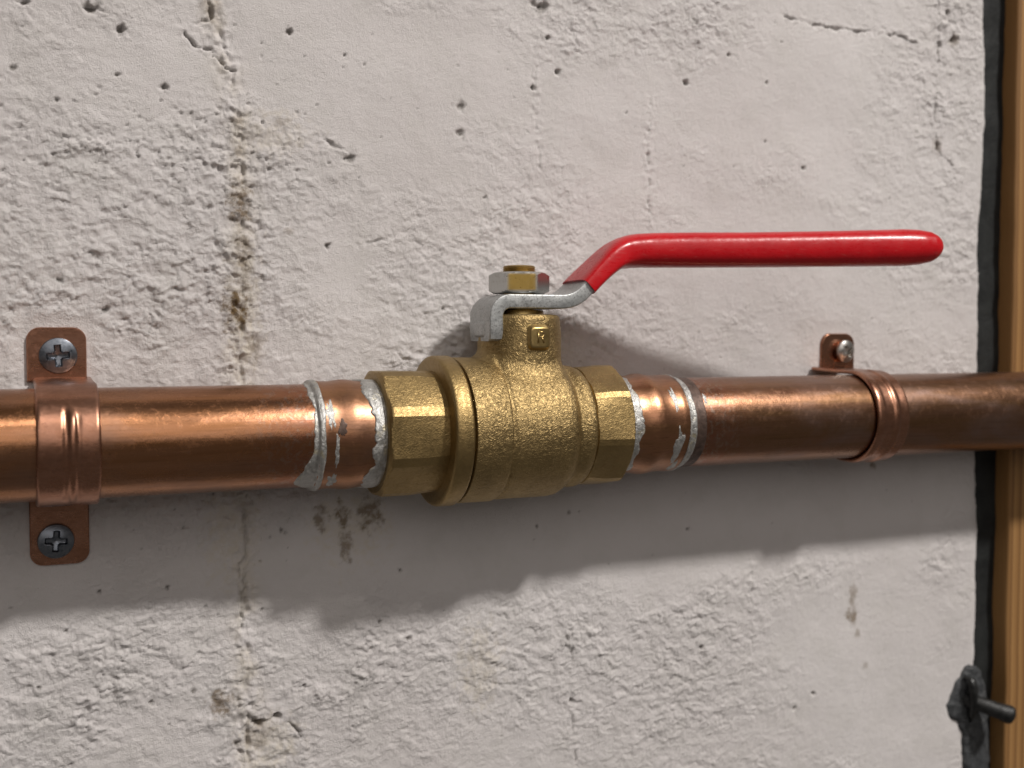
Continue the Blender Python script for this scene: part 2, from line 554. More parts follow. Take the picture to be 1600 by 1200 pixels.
    def crack(pts, width, depth, b=0.8, seed=0):
        pts = [on_wall(*p) for p in pts]
        px_, pz_ = [p[0] for p in pts], [p[1] for p in pts]
        near = np.where((x > min(px_) - 8) & (x < max(px_) + 8) & (z > min(pz_) - 8) & (z < max(pz_) + 8))[0]
        xx, zz = x[near], z[near]
        qx = xx + 1.5 * fbm(xx / 5, zz / 5, 4, 100 + seed, 0.6)
        qz = zz + 1.5 * fbm(xx / 5 + 50, zz / 5, 4, 110 + seed, 0.6)
        w = np.full_like(xx, 1e9)
        for (x0, z0), (x1, z1) in zip(pts[:-1], pts[1:]):
            dx, dz = x1 - x0, z1 - z0
            tt = np.clip(((qx - x0) * dx + (qz - z0) * dz) / (dx * dx + dz * dz), 0, 1)
            w = np.minimum(w, np.hypot(qx - x0 - tt * dx, qz - z0 - tt * dz))
        gap = np.clip(0.55 + 1.5 * fbm(xx / 6, zz / 6, 3, 130 + seed), 0, 1.5)
        k = (1 - sstep(0.1 * width, width, w / np.maximum(gap, 0.05))) * np.minimum(gap, 1)
        h[near] -= depth * k
        # crumbled margins
        h[near] += 0.5 * np.exp(-(w / 2.2) ** 2) * fbm(xx / 2.2, zz / 1.9, 3, 140 + seed)
        bare[near] = np.maximum(bare[near], b * k)
    crack([(280, 40), (305, 72), (330, 82), (352, 105), (372, 112)], 0.55, 1.5, 0.9, 1)
    crack([(325, 0), (333, 30), (300, 40)], 0.7, 1.3, 0.8, 2)
    crack([(130, 10), (175, 25), (190, 45)], 0.5, 0.9, 0.5, 3)
    crack([(1225, 25), (1290, 42), (1400, 55), (1435, 70)], 0.6, 1.2, 0.55, 4)
    crack([(1465, -20), (1467, 40), (1464, 120), (1460, 200), (1468, 236), (1490, 258)], 0.55, 1.4, 0.55, 5)
    crack([(1018, 160), (1012, 220), (1014, 350)], 0.32, 0.8, 0.5, 6)
    crack([(500, 215), (530, 232), (555, 245)], 0.5, 0.9, 0.4, 7)
    crack([(560, 380), (640, 372), (690, 395)], 0.4, 0.7, 0.2, 8)
    crack([(372, 880), (378, 960), (374, 1040)], 0.5, 1.0, 0.5, 9)
    crack([(893, 980), (895, 1060), (893, 1110), (900, 1190)], 0.4, 0.7, 0.3, 10)
    crack([(1175, 880), (1172, 960), (1176, 1050)], 0.35, 0.5, 0.15, 12)
    crack([(840, 60), (836, 130), (842, 260)], 0.3, 0.6, 0.2, 13)
    crack([(395, 1130), (440, 1120), (470, 1150)], 0.6, 1.2, 0.8, 14)

    # the vertical joint down the left: lumpy mortar with a step in the face beside it
    jx = np.interp(z, [on_wall(380, 1200)[1], on_wall(375, 800)[1], on_wall(372, 480)[1], on_wall(375, 200)[1], on_wall(330, 0)[1]],
                   [on_wall(385, 1200)[0], on_wall(378, 800)[0], on_wall(374, 480)[0], on_wall(376, 200)[0], on_wall(330, 0)[0]])
    d = x - jx + 1.6 * fbm(z / 12, x / 30, 3, 151)
    lump = np.exp(-(d / 3.6) ** 2)
    h += lump * (1.5 * fbm(wx / 3.0, wz / 3.0, 4, 161, 0.6) + 0.1)
    dj = d - 0.6 + 0.9 * fbm(x / 3, z / 3, 3, 175)
    gj = np.exp(-(dj / 0.5) ** 2) * np.clip(0.45 + 1.6 * fbm(x / 14, z / 7, 3, 171), 0, 1)
    h -= 1.0 * gj
    bare[:] = np.maximum(bare, 0.5 * gj)
    h += 0.35 * (1 - sstep(-1.0, 1.0, d))
    cream[:] = np.maximum(cream, 0.55 * np.exp(-((d - 0.5) / 4.2) ** 2) * sstep(-0.3, 0.25, fbm(x / 9, z / 13, 2, 181)))

    def stain(px, py, rx, rz, amp, arr):
        cx, cz = on_wall(px, py)
        sel = (np.abs(x - cx) < 3 * rx) & (np.abs(z - cz) < 3 * rz)
        xx, zz = x[sel] - cx, z[sel] - cz
        dd = np.hypot(xx / rx, zz / rz) + 1.15 * fbm(xx / 2.6 + px, zz / 2.6 + py, 5, 191, 0.65)
        arr[sel] = np.maximum(arr[sel], amp * (1 - sstep(0.35, 1.05, dd)))
    for a in [(374, 318, 4.0, 7.0, 0.85), (370, 482, 4.4, 7.0, 1.0), (380, 400, 3.0, 8.0, 0.55), (398, 545, 3.0, 4.0, 0.5), (372, 238, 1.6, 2.0, 0.5), (346, 1098, 4.4, 4.4, 0.8), (370, 190, 2, 2, 0.45),
              (500, 812, 3.0, 4.4, 0.7), (535, 808, 2.6, 5.4, 0.8), (578, 802, 4.6, 6.0, 0.75), (540, 850, 2.6, 7.0, 0.65), (450, 360, 2.0, 1.6, 0.4), (440, 190, 3.0, 1.6, 0.35),
              (1333, 930, 2.2, 6, 0.6), (1330, 962, 3.6, 3.6, 0.75), (1338, 990, 1.6, 2.0, 0.5), (1350, 1040, 1.6, 1.8, 0.35), (1362, 728, 1.8, 1.4, 0.9),
              (1490, 62, 3.0, 3.0, 0.45), (1466, 226, 3.0, 3.6, 0.35), (400, 1145, 6, 5, 0.35), (330, 15, 4, 5, 0.35)]:
        stain(*a, rust)
    for a in [(365, 830, 9, 20, 0.55), (380, 500, 6, 30, 0.6), (420, 210, 14, 8, 0.4), (750, 1040, 9, 16, 0.45), (420, 1160, 10, 10, 0.5), (550, 820, 14, 14, 0.5)]:
        stain(*a, cream)

    # the wall ends in a ragged rounded arris on the right
    # rubbed flat under the clip lugs
    for cx, cz, rx, rz in ((10.9, 22.5, 9, 9), (10.9, -25, 9, 11.5), (269.5, 21.5, 9, 9)):
        k = (1 - sstep(rx - 1.5, rx + 2.5, np.abs(x - cx))) * (1 - sstep(rz - 1.5, rz + 2.5, np.abs(z - cz)))
        h += k * (np.minimum(h, 0.15) - h)
    edge = np.interp(z, [-260, -141, -100, -60, -10, 40, 60, 90, 120, 154, 275], [338.5, 338.5, 338.5, 338.6, 337.2, 337.2, 336.2, 338.5, 339.4, 337.2, 338])
    edge = edge + 1.0 * fbm(z / 14, x * 0 + 2.2, 3, 201)
    over = x - edge
    back = np.clip(over + 4.0, 0, None)
    drop = np.where(over > -4, 0.06 * back ** 2, 0)
    drop = drop + np.where(over > 0, over * 4.5, 0)
    h *= 1 - 0.5 * sstep(-8, 0, over)
    # pulled back columns become the side of the wall
    xnew = np.minimum(x, edge + 0.25 * np.clip(over, 0, None))
    y = WALL_Y - h + drop
    nx, nz = len(xs), len(zs)
    V = np.stack([xnew, y, z], 1)
    # a last column turns the wall's edge back into the gap
    ee = V.reshape(nx, nz, 3)[-1].copy()
    ee[:, 1] = WALL_Y + 30
    V = np.concatenate([V, ee])
    bare = np.concatenate([bare, np.zeros(nz)])
    rust = np.concatenate([rust, np.zeros(nz)])
    cream = np.concatenate([cream, np.zeros(nz)])
    crust = np.concatenate([crust, np.zeros(nz)])
    nx += 1
    I = np.arange(nx * nz).reshape(nx, nz)
    Fq = np.stack([I[:-1, :-1], I[1:, :-1], I[1:, 1:], I[:-1, 1:]], -1).reshape(-1, 4)
    me = bpy.data.meshes.new('wall')
    me.vertices.add(len(V))
    me.vertices.foreach_set('co', (V * MM).astype(np.float32).ravel())
    me.loops.add(len(Fq) * 4)
    me.loops.foreach_set('vertex_index', Fq.astype(np.int32).ravel())
    me.polygons.add(len(Fq))
    me.polygons.foreach_set('loop_start', np.arange(0, len(Fq) * 4, 4, dtype=np.int32))
    me.update(calc_edges=True)
    me.shade_smooth()
    for nm, ar in (('bare', bare), ('rust', rust), ('cream', cream), ('crust', crust)):
        at = me.attributes.new(nm, 'FLOAT', 'POINT')
        at.data.foreach_set('value', np.clip(ar, 0, 1).astype(np.float32))
    o = bpy.data.objects.new('wall', me)
    COL.objects.link(o)
    me.materials.append(M['wall'])
    o['kind'] = 'structure'
    o['label'] = 'rough cream white painted concrete wall with pits and cracks'
    return o


build_wall()

# ------------------------------------------------------------------ timber post, black strip, iron bolt
def rounded_bar(x0, x1, y0, y1, z0, z1, r, nz=60, wob=0.0, seed=0):
    """upright bar with rounded arrises"""
    pts = []
    for cx, cy, a0 in ((x1 - r, y0 + r, -90), (x1 - r, y1 - r, 0), (x0 + r, y1 - r, 90), (x0 + r, y0 + r, 180)):
        for k in range(6):
            a = R_(a0 + 90 * k / 5)
            pts.append((cx + r * math.cos(a), cy + r * math.sin(a)))
    pts = np.array(pts)
    zz = np.linspace(z0, z1, nz)
    V = []
    for zv in zz:
        w = wob * np.array([fbm(np.array([zv / 25.0]), np.array([seed + 0.3]), 3, 300 + seed)[0], fbm(np.array([zv / 25.0]), np.array([seed + 5.3]), 3, 310 + seed)[0]])
        q = pts + w
        V.append(np.column_stack([q, np.full(len(q), zv)]))
    n = len(pts)
    F = grid_faces(nz, n, close_v=True)
    F.append(tuple(range(n)))
    F.append(tuple((nz - 1) * n + i for i in range(n)))
    return np.concatenate(V), F


post = thing('wood_post', (372, 45, -260), 'upright honey brown timber post at the right edge behind the pipe', 'post')
v, f = rounded_bar(351.3, 406, 17, 72, -260, 275, 1.2, 40, 0.5, 1)
mesh_obj('timber', v, f, M['wood'], post, sharp=40)

v, f = rounded_bar(333, 356, 23.5, 46, -260, 275, 6, 140, 1.6, 4)  # plain black bar set back in the gap beside the post
gap_bar = mesh_obj('black_strip', v, f, M['gap_strip'])
gap_bar['label'] = 'black strip filling the gap between wall and timber post'
gap_bar['category'] = 'gap_strip'

bolt = thing('iron_bolt', (333, 20, -112), 'black iron bolt jutting from a tarry patch beside the timber post', 'bolt')
# tar patch: a lumpy mound smeared down the edge of the wall
def tar_patch():
    outline = [on_wall(*p) for p in [(1512, 1038), (1500, 1052), (1486, 1078), (1476, 1102), (1480, 1122), (1494, 1128), (1500, 1150), (1503, 1205), (1506, 1270), (1548, 1270), (1548, 1180), (1546, 1110), (1543, 1075), (1532, 1042)]]
    P = np.array(outline)
    n = 120
    t_ = np.linspace(0, len(P), n, endpoint=False)
    i0 = t_.astype(int)
    fr = (t_ - i0)[:, None]
    Q = P[i0 % len(P)] * (1 - fr) + P[(i0 + 1) % len(P)] * fr
    Q = (Q + np.roll(Q, 1, 0) + np.roll(Q, -1, 0) + np.roll(Q, 2, 0) + np.roll(Q, -2, 0)) / 5
    Q = Q + 1.3 * np.stack([fbm(Q[:, 0] / 4, Q[:, 1] / 4, 3, 411), fbm(Q[:, 0] / 4 + 9, Q[:, 1] / 4, 3, 412)], 1)
    cxz = np.array([(P[:, 0].mean()), 0.0])
    V, rows = [], 14
    for k in range(rows):
        s = 1 - k / (rows - 1)
        mx = cxz[0] + (Q[:, 0] - cxz[0]) * s
        mz = Q[:, 1] + (np.clip(Q[:, 1], -170, -106) - Q[:, 1]) * (1 - s) * 0.2
        hh = 2.4 * (1 - s ** 3) + 0.9 * fbm(mx / 3.5, mz / 3.5, 3, 401) * (1 - s ** 4)
        V.append(np.stack([mx, WALL_Y + 1.2 - hh - 0.4, mz], 1))
    return np.concatenate(V), grid_faces(rows, n, close_v=True)


v, f = tar_patch()
mesh_obj('tar_patch', v, f, M['tar'], bolt)


def tube_path(pts, radii, seg=24, cap=True):
    pts = [Vector(p) for p in pts]
    V = []
    for i, p in enumerate(pts):
        d = (pts[min(i + 1, len(pts) - 1)] - pts[max(i - 1, 0)]).normalized()
        a = d.cross(Vector((0, 0, 1)))
        if a.length < 1e-3:
            a = Vector((1, 0, 0))
        a.normalize()
        b = d.cross(a)
        for k in range(seg):
            t_ = 2 * math.pi * k / seg
            V.append(tuple(p + (a * math.cos(t_) + b * math.sin(t_)) * radii[i]))
    F = grid_faces(len(pts), seg, close_v=True)
    if cap:
        F.append(tuple(range(seg)))
        F.append(tuple((len(pts) - 1) * seg + k for k in range(seg)))
    return V, F


v, f = tube_path([(331, 22, -111.5), (334, 17.5, -112.5), (338, 14, -114), (342, 11, -115.6), (344.6, 9.2, -116.6), (345.6, 8.4, -117.0), (346.1, 8.0, -117.2)], [2.4, 2.8, 2.9, 3.1, 3.6, 3.1, 1.6])
mesh_obj('shank', v, f, M['iron'], bolt)
v, f = tube_path([(331.5, 18.5, -103), (332.5, 16.2, -104), (333, 15.6, -107), (333.4, 16.0, -112), (334, 17.0, -117), (334.6, 18.6, -121)], [0.6, 1.4, 1.9, 1.8, 1.4, 0.5], 16)
mesh_obj('wire_loop', v, f, M['iron'], bolt)

# ------------------------------------------------------------------ copper pipes
SEG = 128


def irregular_ring(fx0, fx1, r_of_x, thick, seed, nx=16, seg=200):
    """thin shell of solder hugging a round body: edges wander with the angle"""
    a = np.linspace(0, 2 * np.pi, seg, endpoint=False)
    x0 = np.array([fx0(t_) for t_ in a])
    x1 = np.array([fx1(t_) for t_ in a])
    rows = []
    for k in range(nx):
        s = k / (nx - 1)
        xx = x0 + (x1 - x0) * s
        ed = min(s, 1 - s) * 2
        bul = math.sqrt(max(0.0, 1 - (1 - min(1, ed * 2.2)) ** 2))
        th = thick * bul * (0.85 + 0.5 * fbm(a / (2 * np.pi) * 26, np.full(seg, s * 3 + seed), 3, 500 + seed)) + (-0.12 if ed == 0 else 0.02)
        rr = np.array([r_of_x(q) for q in xx]) + th
        rows.append(ring_pts(xx, rr, seg))
    return np.concatenate(rows), grid_faces(nx, seg, close_v=True)


def wander(base, amp, seed, freq=9, extra=()):
    def fn(a):
        v_ = base + amp * float(fbm(np.array([math.cos(a) * freq / 6.28 + 11.0]), np.array([math.sin(a) * freq / 6.28 + 5.0 + seed]), 4, 600 + seed)[0])
        for ang, wid, am in extra:
            dd = (a - ang + math.pi) % (2 * math.pi) - math.pi
            v_ += am * math.exp(-(dd / wid) ** 2)
        return v_
    return fn


pipe_l = thing('copper_pipe', (-40, 0, -14), 'bright copper pipe entering from the left edge, soldered to the valve', 'pipe', 'copper pipes')
v, f = revolve([(-150, 12.6), (-150, 14.0)] + [(x_, 14.0) for x_ in np.linspace(-140, 70, 22)] + [(76, 14.0), (88, 13.9)], SEG)
mesh_obj('tube', v, f, M['copper_bright'], pipe_l)
soc_l = [(73.3, 13.9), (73.5, 14.7), (74.2, 14.95), (75.6, 14.95), (76.6, 14.75), (79, 14.7), (80.4, 14.85), (82.4, 15.15), (84.2, 15.1), (86.2, 14.75), (88, 14.65), (91, 14.6), (93.5, 14.4)]
v, f = revolve(soc_l, SEG)
soc = mesh_obj('socket', v, f, M['copper_fitting'], pipe_l)


def prof(pr):
    xs_, rs_ = zip(*pr)
    return lambda q: float(np.interp(q, xs_, rs_, left=14.0, right=rs_[-1]))


PL = prof([(70, 14.0)] + soc_l)
v, f = irregular_ring(wander(72.0, 1.6, 1, 16, [(R_(-42), 0.34, -3.4), (R_(-62), 0.25, -2.2)]), wander(75.2, 0.7, 2), PL, 0.30, 1)
mesh_obj('solder', v, f, M['solder'], pipe_l)
v, f = irregular_ring(wander(86.9, 3.4, 3, 18, [(0.1, 0.5, 1.2)]), wander(92.6, 0.2, 4), PL, 0.55, 3, 22)
mesh_obj('solder', v, f, M['solder'], pipe_l)


def solder_patch(x_, ang, rx, ra, r0, thick, seed, rad=lambda q: 14.0):
    """a smear of solder: a small lumpy shell lying on the round surface"""
    n, m = 40, 10
    V = []
    for k in range(m):
        s = k / (m - 1)
        for j in range(n):
            t_ = 2 * math.pi * j / n
            wob = 1 + 0.95 * float(fbm(np.array([math.cos(t_) * 1.7 + seed]), np.array([math.sin(t_) * 1.7 + seed * 2.1]), 4, 700 + seed)[0])
            q = x_ + rx * s * wob * math.cos(t_)
            a = ang + ra * s * wob * math.sin(t_)
            rr = rad(q) + thick * math.sqrt(max(0, 1 - s ** 4)) * (0.8 + 0.5 * float(fbm(np.array([q]), np.array([a * 12.0]), 2, 720 + seed)[0])) - (0.1 if s == 1 else 0) + 0.02
            V.append((q, -rr * math.cos(a), rr * math.sin(a)))
    return V, grid_faces(m, n, close_v=True)


for i, q in enumerate([(70.6, R_(-46), 2.4, 0.24, 0.16), (77.6, R_(-52), 1.3, 0.20, 0.12), (76.6, R_(26), 1.2, 0.30, 0.05), (78.0, R_(-12), 0.6, 0.34, 0.04)]):
    v, f = solder_patch(q[0], q[1], q[2], q[3], 14, q[4], i + 1, PL)
    mesh_obj('solder_smear', v, f, M['solder'], pipe_l)
v, f = solder_patch(79.4, R_(12), 1.3, 0.16, 14, 0.05, 12, PL)
mesh_obj('burn_mark', v, f, M['flux'], pipe_l)

pipe_r = thing('copper_pipe', (300, 0, -14), 'dull brown copper pipe running right from the valve past the post', 'pipe', 'copper pipes')
v, f = revolve([(172, 13.9), (186, 14.0)] + [(x_, 14.0) for x_ in np.linspace(193, 440, 26)] + [(450, 14.0), (450, 12.6)], SEG)
mesh_obj('tube', v, f, M['copper_dull'], pipe_r)
soc_r = [(165.5, 14.2), (168, 14.5), (171, 14.75), (173.5, 15.0), (175.0, 15.45), (176.6, 15.55), (178.0, 15.3), (180, 14.95), (182.5, 14.9), (184.6, 15.0), (186.4, 15.0), (187.0, 14.7), (187.2, 13.9)]
v, f = revolve(soc_r, SEG)
mesh_obj('socket', v, f, M['copper_fitting'], pipe_r)
PR = prof(soc_r + [(187.3, 14.0), (260, 14.0)])
v, f = irregular_ring(wander(166.3, 0.1, 11), wander(169.9, 2.4, 12, 16), PR, 0.40, 11, 20)
mesh_obj('solder', v, f, M['solder'], pipe_r)
v, f = irregular_ring(wander(186.3, 0.35, 13), wander(189.4, 0.5, 14), PR, 0.42, 13)
mesh_obj('solder', v, f, M['solder'], pipe_r)
v, f = irregular_ring(wander(189.0, 0.3, 15), wander(193.2, 0.5, 16), lambda q: 14.0, 0.05, 15)
mesh_obj('burn_band', v, f, M['flux'], pipe_r)
for i, q in enumerate([(183.0, R_(-24), 1.6, 0.38, 0.14), (182.2, R_(34), 0.9, 0.26, 0.10), (184.2, R_(-58), 1.2, 0.2, 0.14), (193.6, R_(34), 0.6, 0.14, 0.06)]):
    v, f = solder_patch(q[0], q[1], q[2], q[3], 14, q[4], i + 21, PR)
    mesh_obj('solder_smear', v, f, M['solder'], pipe_r)

# ------------------------------------------------------------------ ball valve
valve = thing('ball_valve', (134, 0, -21), 'brass ball valve with red lever, soldered between the two copper pipes', 'valve')

# body of revolution
body_prof = [(114.95, 17.5), (114.95, 20.4), (115.25, 20.85), (116, 20.95), (120, 20.95), (125.3, 20.95), (125.8, 20.75), (126.1, 20.2), (126.6, 20.1), (127.1, 20.35), (127.8, 20.5), (132, 20.5), (138, 20.5),
             (143.5, 20.45), (145.2, 20.2), (146.4, 19.6), (147.2, 18.8), (147.9, 17.95), (148.6, 17.6), (149.3, 17.65), (150.2, 18.0), (151.4, 18.2), (152.6, 18.1), (153.4, 17.75), (154.0, 17.2), (154.2, 16.5)]
bv, bf = revolve(body_prof, 160)


def octagon(x0, x1, A, rot, ch0, ch1, cone=0.55, S=1.05, inner=13.6, face0=True, face1=True):
    """eight-sided wrench collar with narrow chamfers along its corners and turned ends"""
    per = R_(45)
    lo, hi = 0.0, R_(22.5)
    for _ in range(60):
        mid_ = (lo + hi) / 2
        if A / math.cos(mid_) < A * S / math.cos(R_(22.5) - mid_):
            lo = mid_
        else:
            hi = mid_
    cr = lo
    angs = []
    for k in range(8):
        b = k * per
        for q in list(np.linspace(-cr, cr, 9)) + [cr + (per - 2 * cr) * s for s in (0.33, 0.67)]:
            angs.append(b + q)
    angs = np.array(angs)

    def rad(a):
        m1 = (a + per / 2) % per - per / 2
        m2 = a % per - per / 2
        return min(A / math.cos(m1), A * S / math.cos(m2))
    base = np.array([rad(a) for a in angs])
    rows = []
    xs_ = []
    if face0:
        xs_.append((x0, 'in'))
    xs_ += [(x0, 0)] + [(x0 + ch0 * s, 0) for s in (0.33, 0.66, 1.0, 1.4)] + [((x0 + x1) / 2, 0)] + [(x1 - ch1 * s, 0) for s in (1.4, 1.0, 0.66, 0.33)] + [(x1, 0)]
    if face1:
        xs_.append((x1, 'in'))
    for xx, kind in xs_:
        if kind == 'in':
            r = np.full(len(angs), inner)
        else:
            lim = A * 0.965 + min((xx - x0) / cone if ch0 else 99, (x1 - xx) / cone if ch1 else 99)
            r = np.minimum(base, lim)
        aa = angs + rot
        rows.append(np.stack([np.full(len(angs), xx), -r * np.cos(aa), r * np.sin(aa)], 1))
    return np.concatenate(rows), grid_faces(len(rows), len(angs), close_v=True)


ov, of = octagon(153.6, 166.4, 17.45, R_(11), 0.4, 1.1, 0.6, 1.06, 14.2)
body = mesh_obj('body', bv, bf, M['brass_cast'], valve, sharp=40)
mesh_obj('wrench_collar', ov, of, M['brass_collar'], body, sharp=12)

ov, of = octagon(91.6, 109.2, 17.2, R_(0), 1.2, 0.3, 0.6, 1.05, 14.2)
fl = [(108.4, 16.0), (108.6, 17.2), (108.8, 20.2), (109.0, 21.0), (109.35, 21.35), (109.9, 21.5), (113.6, 21.5), (114.0, 21.35), (114.35, 21.0), (114.4, 18.0)]
fv, ff = revolve(fl, 160)
cap = mesh_obj('end_cap', fv, ff, M['brass_collar'], valve, sharp=40)
mesh_obj('wrench_collar', ov, of, M['brass_collar'], cap, sharp=12)

# neck with a cast fillet running out onto the body
SX = 136.6
def neck():
    seg = 96
    RN, FR = 12.3, 3.2
    rows = []
    for z_, r_ in ((32.2, 7.5), (32.9, 7.6), (33.2, 8.4), (33.3, 10.6), (33.1, 11.4), (32.6, 11.85), (31.6, 12.0), (30.2, 12.1), (28, 12.3)):
        a = np.linspace(0, 2 * np.pi, seg, endpoint=False)
        rows.append(np.stack([SX + r_ * np.cos(a), r_ * np.sin(a), np.full(seg, z_)], 1))
    for k in range(13):
        t_ = k / 12 * math.pi / 2
        r_ = RN + FR * (1 - math.cos(t_))
        a = np.linspace(0, 2 * np.pi, seg, endpoint=False)
        xx = SX + r_ * np.cos(a)
        yy = r_ * np.sin(a)
        rb = np.interp(xx, [p_[0] for p_ in body_prof[2:]], [p_[1] for p_ in body_prof[2:]])
        zb = np.sqrt(np.maximum(rb ** 2 - yy ** 2, 1.0))
        rows.append(np.stack([xx, yy, zb + FR * (1 - math.sin(t_)) - (0.35 if k == 12 else 0.02)], 1))
    return np.concatenate(rows), grid_faces(len(rows), seg, close_v=True)


v, f = neck()
nk = mesh_obj('neck', v, f, M['brass_cast'], valve, sharp=50)

# raised pad on the neck with a cast letter
def pad():
    n = 22
    V = []
    for i in range(n):
        for j in range(n):
            u, w = -1 + 2 * i / (n - 1), -1 + 2 * j / (n - 1)
            au, aw = abs(u), abs(w)
            d = (au ** 6 + aw ** 6) ** (1 / 6)
            rise = 1.25 * (1 - float(sstep(0.72, 1.0, np.array(d))))
            ang = u * 0.31
            r_ = 12.15 + rise
            ph = R_(-90 + 4) + ang
            V.append((SX + r_ * math.cos(ph), r_ * math.sin(ph), 26.6 + w * 3.8))
    return V, grid_faces(n, n)


v, f = pad()
pd = mesh_obj('letter_pad', v, f, M['brass_machined'], nk)
# the letter, raised strokes on the pad
def letter_strokes():
    parts = []
    def P3(u, w, lift):
        ph = R_(-90 + 4) + u / 13.4
        r_ = 13.3 + lift
        return Vector((SX + r_ * math.cos(ph), r_ * math.sin(ph), 26.7 + w))
    strokes = [[(-0.9, -1.5), (-0.9, 1.5)], [(-0.9, 1.5), (0.4, 1.5), (0.9, 1.05), (0.9, 0.5), (0.4, 0.05), (-0.9, 0.05)], [(0.1, 0.05), (0.95, -1.5)]]
    for s in strokes:
        pts = [P3(u, w, 0.02) for u, w in s]
        parts.append(tube_path(pts, [0.30] * len(pts), 10))
    return combine(*parts)


v, f = letter_strokes()
mesh_obj('letter', v, f, M['brass_machined'], pd)

# packing gland, stem, nut
def vlathe(cx, cy, profile, seg=64):
    rows = []
    for r_, z_ in profile:
        a = np.linspace(0, 2 * np.pi, seg, endpoint=False)
        rows.append(np.stack([cx + r_ * np.cos(a), cy + r_ * np.sin(a), np.full(seg, z_)], 1))
    return np.concatenate(rows), grid_faces(len(rows), seg, close_v=True)


v, f = vlathe(SX, 0, [(0.01, 30), (7.2, 30), (7.2, 34.2), (6.9, 34.6), (0.01, 34.6)])
mesh_obj('packing_gland', v, f, M['brass_machined'], valve, sharp=40)
prof_s = [(0.01, 30), (4.6, 30), (4.6, 45.4)]
for k in range(4):
    prof_s += [(4.85, 45.5 + k * 0.5), (4.55, 45.75 + k * 0.5)]
prof_s += [(4.7, 47.3), (4.3, 47.6), (3.9, 47.65), (0.01, 47.55)]
v, f = vlathe(SX, 0, prof_s)
mesh_obj('stem', v, f, M['brass_machined'], valve, sharp=50)

# the lever's steel is nearly parallel to the pipe, the dipped handle swings out a little towards the room
_us = np.arange(-20, 170, 0.5)
_psi = -(R_(3.5) + R_(9.5) * sstep(10, 40, _us))
_px = np.concatenate([[0], np.cumsum(np.cos(_psi[:-1]) * 0.5)])
_py = np.concatenate([[0], np.cumsum(np.sin(_psi[:-1]) * 0.5)])
_px -= np.interp(0, _us, _px)
_py -= np.interp(0, _us, _py)


def lev(u, w, z_):
    """lever frame: u along the handle, w across it (negative towards the room)"""
    p = float(np.interp(u, _us, _psi))
    return (SX + float(np.interp(u, _us, _px)) - w * math.sin(p), float(np.interp(u, _us, _py)) + w * math.cos(p), z_)


def nut():
    z0, z1, A = 39.4, 45.6, 7.75
    angs = []
    for k in range(6):
        for q in np.linspace(-30, 30, 13)[:-1]:
            angs.append(R_(60 * k + q))
    angs = np.array(angs)
    base = A / np.cos((angs + R_(30)) % R_(60) - R_(30))
    rows = []
    for z_, lim, inr in ((z0, 0, 4.5), (z0, A * 0.97, None), (z0 + 0.25, A * 1.02, None), (z0 + 0.55, A * 1.09, None), (z0 + 0.8, 99, None), (z0 + 1.2, 99, None), (z0 + 1.7, 99, None), (z0 + 3, 99, None), (z1 - 1.7, 99, None), (z1 - 1.2, 99, None), (z1 - 0.9, 99, None), (z1 - 0.6, A * 1.09, None), (z1 - 0.28, A * 1.02, None), (z1, A * 0.95, None), (z1, 0, 4.5)):
        r = np.full(len(angs), inr) if inr else np.minimum(base, lim)
        aa = angs + R_(-90 - 18)
        rows.append(np.stack([SX + r * np.cos(aa), r * np.sin(aa), np.full(len(angs), z_)], 1))
    return np.concatenate(rows), grid_faces(len(rows), len(angs), close_v=True), angs, len(rows)


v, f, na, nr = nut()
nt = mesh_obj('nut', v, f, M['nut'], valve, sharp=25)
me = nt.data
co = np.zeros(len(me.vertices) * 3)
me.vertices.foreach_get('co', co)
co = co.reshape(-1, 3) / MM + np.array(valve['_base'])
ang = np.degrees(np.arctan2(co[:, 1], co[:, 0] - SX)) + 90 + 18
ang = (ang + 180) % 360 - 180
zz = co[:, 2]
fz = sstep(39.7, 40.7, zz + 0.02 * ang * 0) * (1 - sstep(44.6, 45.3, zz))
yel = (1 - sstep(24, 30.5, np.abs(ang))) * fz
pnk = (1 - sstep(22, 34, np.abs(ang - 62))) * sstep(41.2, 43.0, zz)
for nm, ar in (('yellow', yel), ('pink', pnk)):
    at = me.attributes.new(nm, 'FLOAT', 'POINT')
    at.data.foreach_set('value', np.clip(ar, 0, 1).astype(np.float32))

# lever ------------------------------------------------------------------
def arc(c, r, a0, a1, n):
    return [(c[0] + r * math.cos(R_(a0 + (a1 - a0) * k / n)), c[1] + r * math.sin(R_(a0 + (a1 - a0) * k / n))) for k in range(n + 1)]


def sweep_plate(path, width, thick, er=0.45):
    """flat bar along a path in the (u, z) plane; width may vary per point"""
    path = np.array(path)
    n = len(path)
    tang = np.gradient(path, axis=0)
    tang /= np.linalg.norm(tang, axis=1)[:, None]
    nor = np.stack([-tang[:, 1], tang[:, 0]], 1)
    sec = []
    for cw, cn, a0 in ((1, 1, 0), (-1, 1, 90), (-1, -1, 180), (1, -1, 270)):
        for k in range(4):
            a = R_(a0 + 30 * k)
            sec.append((cw, cn, math.cos(a) * er, math.sin(a) * er))
    V = []
    for i in range(n):
        W = width[i] / 2 - er
        T = thick / 2 - er
        for cw, cn, dw, dn in sec:
            off = cn * T + dn
            V.append(lev(path[i, 0] + nor[i, 0] * off, cw * W + dw, path[i, 1] + nor[i, 1] * off))
    m = len(sec)
    F = grid_faces(n, m, close_v=True)
    F.append(tuple(range(m)))
    F.append(tuple((n - 1) * m + k for k in range(m)))
    return V, F


